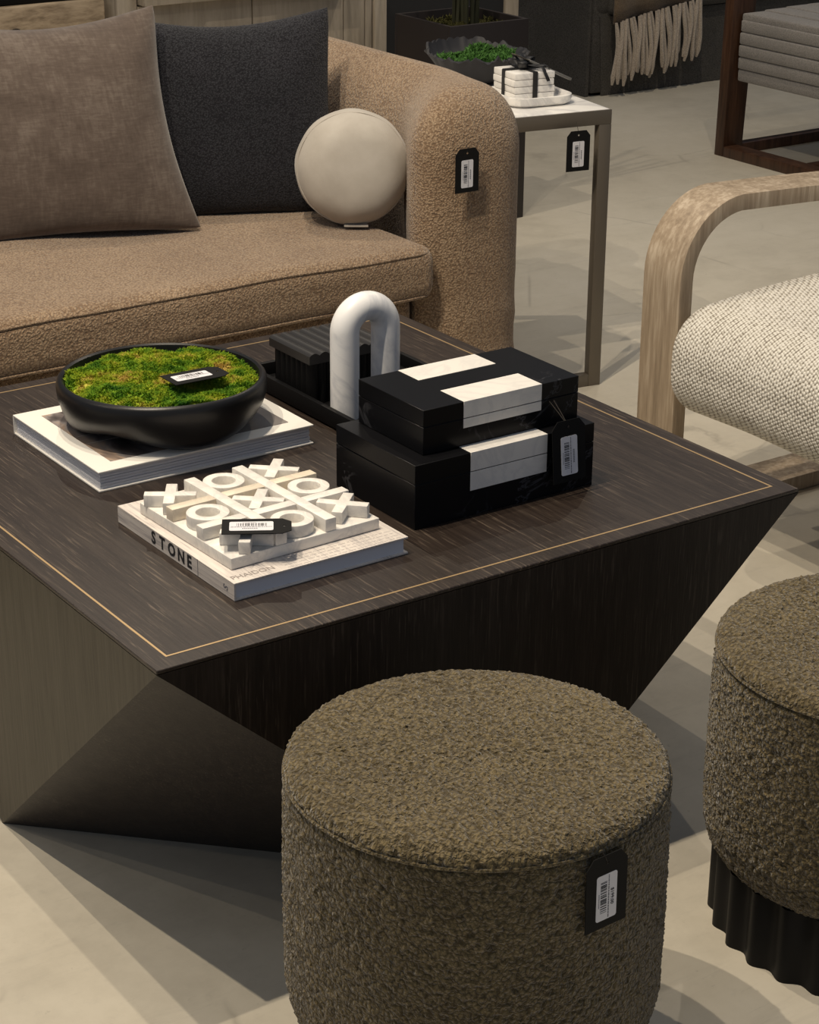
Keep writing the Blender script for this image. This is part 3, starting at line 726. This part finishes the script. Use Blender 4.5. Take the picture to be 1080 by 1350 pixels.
pillow('throw_pillow', o2 + e2 * .178 + u2 * .213 + Vector((.0, .02, 0)), (.8944, -.4472, .03), p2u, .235, .228, .15, M['charcoal'], 'charcoal grey throw pillow behind the round cream pillow', 'pillow', .026, .006, 8, wrinkle=.004)
# round cream pillow
c = Vector((1.372, 1.672, .596)); t = thing('round_pillow', 'round cream pillow resting against the charcoal pillow and the sofa arm', 'pillow', (c.x, c.y, .476))
d = Vector((-.50, -.84, .10)).normalized(); e1_ = d.orthogonal().normalized(); e2_ = d.cross(e1_)
R_, D_ = .1235, .088; P = []
for k in range(72):
    a_ = 2 * PI * k / 72; row = []
    for q in np.linspace(0, PI, 30):
        r2 = math.sin(q) ** .62 * R_; z_ = math.cos(q) * D_ * (1 - .08 * 0)
        p = c + d * z_ + (e1_ * math.cos(a_) + e2_ * math.sin(a_)) * r2 * (1 + .006 * math.sin(a_ * 9 + q * 2) * math.sin(q))
        row.append(tuple(p + d * .003 * noise.noise(p * 11)))
    P.append(row)
g = G(); g.grid(P, closed_u=True); mesh('cover', g, M['cream'], t, smooth=True)
for s_ in (1, -1):
    g = G(); q0 = 1.22; r2 = math.sin(q0) ** .62 * R_ + .0004; g.tube([tuple(c + d * math.cos(q0) * D_ * s_ + (e1_ * math.cos(a_) + e2_ * math.sin(a_)) * r2) for a_ in np.linspace(0, 2 * PI, 73)], .0012, 6, False); mesh('seam', g, M['cream'], t, smooth=True)
g = G(); ex_ = Vector((.82, -.57, 0)); cc = c + Vector((-.02, -.045, -.117))
g.add([tuple(cc + ex_ * a_ + Vector((-.5, -.8, 0)) * b_ * 1.0 + Vector((0, 0, z_))) for z_ in (0, .004) for b_ in (-.005, .012) for a_ in (-.026, .026)], [(0, 2, 3, 1), (4, 5, 7, 6), (0, 1, 5, 4), (2, 6, 7, 3), (0, 4, 6, 2), (1, 3, 7, 5)])
mesh('fabric_label', g, M['cream'], t, bevel=.0012)

# ------------------------------------------------------------------ side table with its things
th_ = math.radians(-9.0); ax = Vector((math.cos(th_), math.sin(th_), 0)); ay = Vector((-math.sin(th_), math.cos(th_), 0)); A0 = Vector((2.030, 1.598, 0)); ZS = .662
def sp3(x, y, z): p = A0 + ax * x + ay * y; return (p.x, p.y, z)
def sbox(g, x0, x1, y0, y1, z0, z1):
    return g.add([sp3(x, y, z) for z in (z0, z1) for y in (y0, y1) for x in (x0, x1)], [(0, 2, 3, 1), (4, 5, 7, 6), (0, 1, 5, 4), (2, 6, 7, 3), (0, 4, 6, 2), (1, 3, 7, 5)])
t = thing('side_table', 'taupe metal side table with white marble top beside the sofa arm', 'side table', (A0.x, A0.y, 0))
SW, SD, fr = .335, .62, .032
for yy in (0, SD - fr):
    g = G(); sbox(g, -SW, -SW + fr, yy, yy + .022, .0, ZS - .034); mesh('leg', g, M['metal'], t, bevel=.0015)
    g = G(); sbox(g, -fr, 0, yy, yy + .022, .0, ZS - .034); mesh('leg', g, M['metal'], t, bevel=.0015)
    g = G(); sbox(g, -SW, 0, yy, yy + .022, ZS - .034, ZS - .001); mesh('rail', g, M['metal'], t, bevel=.0015)
    g = G(); sbox(g, -SW + fr, -fr, yy, yy + .022, 0, .030); mesh('foot_rail', g, M['metal'], t, bevel=.0015)
for xx in (-SW, -.022):
    g = G(); sbox(g, xx, xx + .022, .022, SD - fr, ZS - .034, ZS - .001); mesh('rail', g, M['metal'], t, bevel=.0015)
g = G(); sbox(g, -SW + .004, -.004, .004, SD - .012, ZS - .012, ZS); mesh('marble_top', g, M['calacatta'], t, bevel=.001)

# marble dish
dc = Vector((1.926, 1.774, ZS + .0005)); t = thing('marble_dish', 'small veined white marble dish under the stack of coasters', 'dish', tuple(dc))
def squir(c, a, b_, r, z, n=12):
    out = []
    for cx, cy, a0 in ((a - r, -(b_ - r), -90), (a - r, b_ - r, 0), (-(a - r), b_ - r, 90), (-(a - r), -(b_ - r), 180)):
        for k in range(n): q = math.radians(a0 + 90 * k / (n - 1)); out.append((c.x + ax.x * (cx + r * math.cos(q)) + ay.x * (cy + r * math.sin(q)), c.y + ax.y * (cx + r * math.cos(q)) + ay.y * (cy + r * math.sin(q)), c.z + z))
    return out
prof = [(-.030, 0), (-.012, 0), (-.003, .006), (0, .016), (-.001, .022), (-.005, .023), (-.009, .020), (-.014, .011), (-.03, .010)]
rows = [squir(dc, .084 + a_, .086 + a_, .045 + a_ * .8, z) for a_, z in prof]; P = np.array(rows).transpose(1, 0, 2)
g = G(); g.grid(P, closed_u=True); g.f.append(tuple(range(0, len(P) * len(prof), len(prof)))); g.f.append(tuple(range(len(prof) - 1, len(P) * len(prof), len(prof)))[::-1])
mesh('dish', g, M['calacatta'], t, smooth=True)
def sbx(g, c, x0, x1, y0, y1, z0, z1):
    return g.add([tuple(Vector((c.x, c.y, 0)) + ax * x + ay * y + Vector((0, 0, z))) for z in (z0, z1) for y in (y0, y1) for x in (x0, x1)], [(0, 2, 3, 1), (4, 5, 7, 6), (0, 1, 5, 4), (2, 6, 7, 3), (0, 4, 6, 2), (1, 3, 7, 5)])
cc = Vector((1.916, 1.782, 0)); zc = ZS + .0115; ct = .0148; hs = .052
nm = ('bottom', 'second from bottom', 'third from bottom', 'top')
for i in range(4):
    g = G(); j = (0, .001, -.001, .0005)[i]; z_ = zc + i * (ct + .0008); sbx(g, cc, -hs + j, hs + j, -hs, hs, z_, z_ + ct)
    ob = mesh('marble_coaster', g, M['calacatta'], None, bevel=.002, origin=(cc.x, cc.y, z_)); tag(ob, 'square white marble coaster, %s of the tied stack on the side table' % nm[i], 'coaster', 'marble coasters tied in a stack')
zt3 = zc + 4 * (ct + .0008); t = thing('ribbon', 'black ribbon tied around the stack of marble coasters', 'ribbon', (cc.x, cc.y, zc))
g = G(); q = .0014; hh = hs + .0016
for (a, b_, c_, d_, e_, f_) in ((-.006, .006, -hh - q, -hh, zc, zt3 + q), (-.006, .006, hh, hh + q, zc, zt3 + q), (-.006, .006, -hh, hh, zt3, zt3 + q)): sbx(g, cc, a, b_, c_, d_, e_, f_)
mesh('band', g, M['ribbon'], t)
g = G()
for (a, b_, c_, d_, e_, f_) in ((-hh - q, -hh, -.006, .006, zc, zt3 + q), (hh, hh + q, -.006, .006, zc, zt3 + q), (-hh, hh, -.006, .006, zt3 + q, zt3 + 2 * q)): sbx(g, cc, a, b_, c_, d_, e_, f_)
mesh('band', g, M['ribbon'], t)
for a0, s_ in ((.5, .9), (2.6, .9), (3.9, .8), (1.3, 1.1)):
    pts = []; dirv = Vector((math.cos(a0), math.sin(a0), 0)); wv = Vector((-dirv.y, dirv.x, 0)) * .011
    top_ = []; 
    for q_ in np.linspace(0, 2 * PI, 17): top_.append(Vector((cc.x, cc.y, zt3 + .006)) + dirv * (.022 * (1 - math.cos(q_))) * s_ + Vector((0, 0, (.010 * math.sin(q_) + .007 * (1 - math.cos(q_))) * s_)))
    g = G(); g.grid([[tuple(p - wv * (.4 + .6 * math.sin(i * PI / 16))), tuple(p + wv * (.4 + .6 * math.sin(i * PI / 16)))] for i, p in enumerate(top_)])
    o = mesh('bow_loop', g, M['ribbon'], t, smooth=True); md = o.modifiers.new('s', 'SOLIDIFY'); md.thickness = .0006
g = G()
for k_ in range(2):
    a0 = (5.6, 5.0)[k_]; dirv = Vector((math.cos(a0), math.sin(a0), 0)); wv = Vector((-dirv.y, dirv.x, 0)) * .006
    g.grid([[tuple(Vector((cc.x, cc.y, zt3 + .006)) + dirv * .07 * q_ - wv + Vector((0, 0, .004 - .03 * max(0, q_ - .75) * 4))), tuple(Vector((cc.x, cc.y, zt3 + .006)) + dirv * .07 * q_ + wv + Vector((0, 0, .004 - .03 * max(0, q_ - .75) * 4)))] for q_ in np.linspace(0, 1, 10)])
o = mesh('ribbon_tail', g, M['ribbon'], t, smooth=True); md = o.modifiers.new('s', 'SOLIDIFY'); md.thickness = .0006
# cheese knife: slim grey handle lying over the coasters
t = thing('spreader_knife', 'slim grey spreader handle sticking out to the right of the ribbon bow', 'knife', (cc.x + .05, cc.y + .03, zt3 + .004))
a_ = Vector((cc.x + .012, cc.y - .0, zt3 + .017)); b_ = Vector((2.047, 1.775, .700)); dd = (b_ - a_).normalized(); sd = Vector((0, 0, 1)).cross(dd).normalized(); un = dd.cross(sd)
g = G(); g.add([tuple(p + sd * x * .007 + un * z * .003) for p in (a_, b_) for x in (-1, 1) for z in (-1, 1)], [(0, 1, 3, 2), (4, 6, 7, 5), (0, 2, 6, 4), (1, 5, 7, 3), (0, 4, 5, 1), (2, 3, 7, 6)]); mesh('handle', g, M['steel'], t, bevel=.0015)
g = G(); q0 = a_ + dd * -.045; g.add([tuple(p + sd * x * w_ + un * z * .001) for p, w_ in ((q0, .010), (a_, .006)) for x in (-1, 1) for z in (-1, 1)], [(0, 1, 3, 2), (4, 6, 7, 5), (0, 2, 6, 4), (1, 5, 7, 3), (0, 4, 5, 1), (2, 3, 7, 6)]); mesh('blade', g, M['metal'], t)

# torn-edge bowl with moss
c = Vector((1.965, 2.030, ZS + .0005)); t = thing('rough_bowl', 'dark rough bowl with ragged rim holding green moss on the side table', 'bowl', tuple(c))
P = []; n = 140
for k in range(n):
    a_ = 2 * PI * k / n; rim = .068 + .010 * noise.noise(Vector((math.cos(a_) * 3, math.sin(a_) * 3, 0))) + .012 * noise.noise(Vector((math.cos(a_) * 11, math.sin(a_) * 11, 2)))
    rim += .014 * max(0, math.sin(a_))
    jr = .005 * noise.noise(Vector((math.cos(a_) * 6, math.sin(a_) * 6, 7)))
    prof = [(.0, 0), (.045, 0), (.06, .004), (.085, .02), (.105, .045), (.118 + jr, .065), (.127 + jr, rim), (.121 + jr, rim + .002), (.112 + jr, .065), (.09, .040), (.07, .032), (0, .030)]
    P.append([(c.x + r * math.cos(a_), c.y + r * math.sin(a_), c.z + z) for r, z in prof])
g = G(); g.grid(P, closed_u=True); mesh('bowl', g, M['rock'], t, smooth=True)
def zm2(x, y): return c.z + .060 + .022 * noise.noise(Vector((x * 20, y * 20, 3))) - .9 * max(0, math.hypot(x - c.x, y - c.y) - .06)
cb = c.copy()
moss_field(c.x, c.y, lambda x, y: cb.z + .056 + .022 * noise.noise(Vector((x * 20, y * 20, 3))) + .016 * max(0, (x - cb.x) * 12), .090, 2600, .014, 'moss', M['moss2'], 'bright green moss tuft inside the ragged dark bowl', 9)

# ------------------------------------------------------------------ ivory armchair
t = thing('armchair', 'ivory woven armchair with curved limed oak arm at the right edge', 'armchair', (1.9, .5, 0))
def loop(y0, y1, nm):
    th = .032; pts = []
    def arc(cx, cz, r, a0, a1, n=12): return [(cx + r * math.cos(a_), cz + r * math.sin(a_)) for a_ in np.linspace(a0, a1, n)]
    cl = []   # centreline in x,z
    cl += [(2.45, .018), (1.66, .018)]; cl += arc(1.64, .066, .048, -PI / 2, -PI, 6)
    cl += [(1.5915, .2), (1.5905, .38), (1.5905, .50)]
    cl += arc(1.7305, .506, .140, PI, PI / 2 + .05, 14)
    cl += [(1.90, .6385), (2.2, .622), (2.36, .610)]; cl += arc(2.36, .560, .05, PI / 2, 0, 6); cl += [(2.44, .30), (2.46, .018 + .02)]
    out = []
    for i, p in enumerate(cl):
        a_ = Vector(cl[max(i - 1, 0)]); b_ = Vector(cl[min(i + 1, len(cl) - 1)]); tt = (b_ - a_).normalized(); nn = Vector((-tt.y, tt.x)) * th / 2
        out.append([(p[0] + nn.x, y0, p[1] + nn.y), (p[0] - nn.x, y0, p[1] - nn.y), (p[0] - nn.x, y1, p[1] - nn.y), (p[0] + nn.x, y1, p[1] + nn.y)])
    g = G(); g.grid(out, closed_v=True); n = len(out); g.f += [(0, 1, 2, 3), tuple(4 * (n - 1) + q for q in (3, 2, 1, 0))]
    g.v = [(x, y, max(z, .001)) for x, y, z in g.v]
    o = mesh(nm, g, M['limed'], t, bevel=.002, seg=2, smooth=True); return o
loop(.838, .944, 'curved_arm_frame'); loop(.07, .176, 'curved_arm_frame')
g = rbox(1.520, 2.30, .182, .832, .262, .468, (.085, .06, .085), (60, 60, 24), lump(.004, 6), crown=.055); mesh('seat_cushion', g, M['weave'], t, smooth=True)
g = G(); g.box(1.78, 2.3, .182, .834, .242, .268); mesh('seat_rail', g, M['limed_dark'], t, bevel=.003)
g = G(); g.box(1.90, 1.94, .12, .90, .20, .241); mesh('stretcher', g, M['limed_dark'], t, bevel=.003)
g = rbox(2.28, 2.46, .182, .832, .35, .86, (.07, .06, .08), (24, 40, 30), lump(.004, 6)); mesh('back_cushion', g, M['weave'], t, smooth=True)

# ------------------------------------------------------------------ walnut chair (far right)
t = thing('lounge_chair', 'walnut sled-frame chair with grey channel-stitched seat at the top right', 'chair', (4.3, 3.0, 0))
g = G(); g.add([(3.955, 3.262, .0), (4.045, 3.262, .0), (4.045, 3.305, 0), (3.955, 3.305, 0), (3.965, 3.262, .75), (4.075, 3.262, .75), (4.075, 3.305, .75), (3.965, 3.305, .75)], [(0, 3, 2, 1), (4, 5, 6, 7), (0, 1, 5, 4), (1, 2, 6, 5), (2, 3, 7, 6), (3, 0, 4, 7)]); mesh('post', g, M['walnut'], t, bevel=.002)
g = G(); g.box(3.955, 4.020, 2.20, 3.261, 0, .036); mesh('floor_rail', g, M['walnut'], t, bevel=.002)
g = G(); g.box(4.021, 4.75, 2.86, 2.92, 0, .036); mesh('floor_rail', g, M['walnut'], t, bevel=.002)
g = G(); g.box(3.955, 4.045, 2.155, 2.198, .0, .75); mesh('post', g, M['walnut'], t, bevel=.002)
g = G(); g.box(4.046, 4.75, 3.262, 3.305, .0, .036); mesh('floor_rail', g, M['walnut'], t, bevel=.002)
g = G(); g.box(4.046, 4.75, 2.155, 2.198, .0, .036); mesh('floor_rail', g, M['walnut'], t, bevel=.002)
g = G(); g.box(3.965, 4.8, 3.262, 3.305, .7505, .79); mesh('arm_rail', g, M['walnut'], t, bevel=.002)
g = G(); g.box(3.965, 4.8, 2.155, 2.198, .7505, .79); mesh('arm_rail', g, M['walnut'], t, bevel=.002)
zs_ = [.262, .300, .338, .376, .414, .452]
cush = None
for i in range(5):
    z0_, z1_ = .262 + .042 * i, .262 + .042 * (i + 1); g = rbox(3.99 - .004 * math.sin(PI * i / 4), 4.72, 2.22, 3.255, z0_, z1_, (.012, .012, .006), (20, 30, 6)); mesh('stitched_channel', g, M['chair2_fab'], t, smooth=True)
for i in range(7):
    x0_ = 3.995 + i * .1; g = rbox(x0_, x0_ + .099, 2.22, 3.255, .465, .492 + .01 * math.sin(PI * (i + .5) / 7), (.006, .02, .008), (8, 30, 6)); mesh('stitched_channel', g, M['chair2_fab'], t, smooth=True)

# ------------------------------------------------------------------ dark grey sofa with throw
t = thing('sofa', 'dark grey skirted sofa in the background with a fringed throw on it', 'sofa', (5.2, 4.8, 0))
g = G(); g.box(4.235, 6.8, 4.335, 5.25, .012, .40); mesh('skirt', g, M['grey_sofa'], t, bevel=.01)
g = G(); g.add([(4.215, 4.345, .0), (4.232, 4.345, .0), (4.232, 5.25, .0), (4.215, 5.25, .0), (4.225, 4.345, .62), (4.232, 4.345, .62), (4.232, 5.25, .62), (4.225, 5.25, .62)], [(0, 3, 2, 1), (4, 5, 6, 7), (0, 1, 5, 4), (1, 2, 6, 5), (2, 3, 7, 6), (3, 0, 4, 7)]); mesh('side_skirt', g, M['grey_sofa'], t)
g = G(); g.add([(4.285, 4.328, .002), (6.8, 4.328, .002), (6.8, 4.334, .002), (4.285, 4.334, .002), (4.265, 4.330, .31), (6.8, 4.330, .31), (6.8, 4.334, .31), (4.265, 4.334, .31)], [(0, 3, 2, 1), (4, 5, 6, 7), (0, 1, 5, 4), (1, 2, 6, 5), (2, 3, 7, 6), (3, 0, 4, 7)]); mesh('front_skirt', g, M['grey_sofa'], t)
g = rbox(4.30, 6.7, 4.300, 5.0, .315, .46, (.03, .03, .03), (40, 20, 10)); mesh('seat_cushion', g, M['grey_sofa'], t, smooth=True)
g = rbox(4.225, 4.42, 4.325, 5.25, .30, .62, (.05, .05, .06), (14, 30, 14)); mesh('arm', g, M['grey_sofa'], t, smooth=True)
g = rbox(4.42, 6.8, 4.98, 5.27, .40, .82, (.06, .06, .06), (40, 14, 14)); mesh('backrest', g, M['grey_sofa'], t, smooth=True)
# throw
t = thing('throw_blanket', 'camel throw blanket with long ivory fringe hanging off the dark grey sofa', 'blanket', (4.55, 4.29, .3))
P = []
for i in range(24):
    s_ = i / 23; x = 4.30 + .45 * s_; zlow = .285 + .065 * s_ ** .8; row = []
    for z_, y_ in ((zlow, 4.290), (zlow + .06, 4.288), (.43, 4.286), (.466, 4.290), (.474, 4.32), (.476, 4.5), (.477, 4.9)): row.append((x, y_ - .006 * math.sin(s_ * 17), z_))
    P.append(row)
g = G(); g.grid(P); o = mesh('woven_cloth', g, M['throw'], t, smooth=True); md = o.modifiers.new('s', 'SOLIDIFY'); md.thickness = .006
r_ = random.Random(11)
for i in range(30):
    s_ = (i + .5) / 30; x = 4.30 + .45 * s_; zt_ = .289 + .065 * s_ ** .8; ln = .25 - .02 * s_ + r_.uniform(-.03, .02); kx = r_.uniform(-.014, .014); ky = r_.uniform(-.006, .006)
    pts = [(x + kx * q_ + .007 * math.sin(q_ * 5 + i), 4.282 - .010 * math.sin(q_ * 3) - (.008 if i % 2 else 0) + ky * q_, zt_ - ln * q_) for q_ in np.linspace(0, 1, 9)]
    g = G(); g.tube(pts, [.006, .0085, .009, .009, .0085, .009, .009, .0105, .005], 7); mesh('tassel', g, M['fringe'], t, smooth=True)

# ------------------------------------------------------------------ tall black planter
t = thing('floor_planter', 'tall square black planter with reed stems behind the side table', 'planter', (2.708, 3.117, 0))
x0, x1, y0, y1, zt_ = 2.563, 2.853, 2.972, 3.262, .609; w_ = .012
for (a, b_, c_, d_) in ((x0, x1, y0, y0 + w_), (x0, x1, y1 - w_, y1), (x0, x0 + w_, y0 + w_, y1 - w_), (x1 - w_, x1, y0 + w_, y1 - w_)):
    g = G(); g.box(a, b_, c_, d_, 0, zt_); mesh('side_panel', g, M['planter'], t, bevel=.0015)
g = G(); g.box(x0 + w_, x1 - w_, y0 + w_, y1 - w_, .5, .575); mesh('soil', g, M['dry_moss'], t)
mo = moss_field(2.708, 3.117, lambda x, y: .583 + .02 * noise.noise(Vector((x * 14, y * 14, 0))), .125, 1200, .02, 'moss', M['dry_moss'], 'dull olive moss around the reed stems in the tall black planter', 5)
t2 = thing('reed_plant', 'cluster of upright dry reed stems growing from the tall black planter', 'plant', (2.72, 3.12, .58))
for i in range(14):
    a_ = r_.uniform(0, 2 * PI); rr = r_.uniform(0, .045); x, y = 2.72 + rr * math.cos(a_), 3.12 + rr * math.sin(a_)
    lean = (r_.uniform(-.06, .06), r_.uniform(-.06, .06)); hgt = r_.uniform(.5, .9)
    g = G(); g.tube([(x, y, .57), (x + lean[0] * .4, y + lean[1] * .4, .57 + hgt * .5), (x + lean[0], y + lean[1], .57 + hgt)], [.007, .006, .003], 7); mesh('stem', g, M['stem'], t2, smooth=True)

# ------------------------------------------------------------------ bleached oak cabinet
t = thing('sideboard', 'bleached oak sideboard with drawers above doors behind the tan sofa', 'cabinet', (2.28, 3.8, 0))
X0, X1, Y0, Y1 = 1.80, 2.755, 3.60, 4.05
g = G(); g.box(X0, X1, Y0 + .02, Y1, .06, .86); mesh('body', g, M['cab'], t, bevel=.002)
g = G(); g.box(X0 - .01, X1 + .01, Y0 - .02, Y1, .8605, .89); mesh('top', g, M['cab'], t, bevel=.002)
g = G(); g.box(X0, X0 + .065, Y0, Y0 + .0195, .0, .86); mesh('stile', g, M['cab'], t, bevel=.002)
g = G(); g.box(X1 - .075, X1 - .05, Y0, Y0 + .0195, .0, .86); mesh('stile', g, M['cab'], t, bevel=.002)
g = G(); g.box(X1 - .046, X1, Y0 - .012, Y0 + .0195, .0, .86); mesh('stile', g, M['cab'], t, bevel=.004)
g = G(); g.box(X0 + .066, X1 - .076, Y0, Y0 + .0195, .06, .10); mesh('bottom_rail', g, M['cab'], t, bevel=.002)
xm = 2.262
for a, b_ in ((X0 + .068, xm - .002), (xm + .002, X1 - .16)):
    g = G(); g.box(a, b_, Y0 + .001, Y0 + .0195, .104, .640); mesh('door', g, M['cab'], t, bevel=.002)
    g = G(); g.box(a, b_, Y0 - .045, Y0 + .0195, .646, .84); d_ = mesh('drawer', g, M['cab'], t, bevel=.002)
    c_ = (a + b_) / 2; g = G(); g.tube([(c_ - .06, Y0 - .046, .672), (c_ - .06, Y0 - .065, .672), (c_ + .06, Y0 - .065, .672), (c_ + .06, Y0 - .046, .672)], .005, 8); sub('handle', g, M['black_paint'], d_)
g = G(); g.box(X1 - .157, X1 - .078, Y0 + .001, Y0 + .0195, .104, .84); mesh('side_panel', g, M['cab'], t, bevel=.002)
# rustic console with dark slab on it
t = thing('rustic_console', 'weathered knotty wood console in the top left corner behind the velvet pillow', 'console', (1.2, 3.8, 0))
g = G(); g.box(.35, 1.77, 3.62, 4.05, .50, .668); mesh('beam_front', g, M['rustic'], t, bevel=.006)
for x in (.40, 1.64):
    g = G(); g.box(x, x + .10, 3.66, 4.0, 0, .50); mesh('leg', g, M['rustic'], t, bevel=.006)
for x, z in ((1.29, .625), (1.295, .600), (1.42, .575), (1.60, .545), (1.48, .60)):
    g = G(); g.lathe((0, 0, 0), [(0, 0), (.010, .001), (.012, .002), (.008, .004), (0, .004)], 12); g.v = [(x + a * 1.3, 3.6185 - cz, z + b_ * .7) for a, b_, cz in g.v]; mesh('knot', g, plain('dark_knot', (.03, .02, .012), .8), t)
g = G(); g.box(.35, 1.77, 3.65, 4.05, .6695, .72); ob = mesh('stone_slab', g, M['black_paint'], None, bevel=.003, origin=(1.06, 3.82, .6695)); tag(ob, 'black slab lying along the top of the weathered console', 'slab')
for o in bpy.data.objects:
    if '_o' in o: del o['_o']
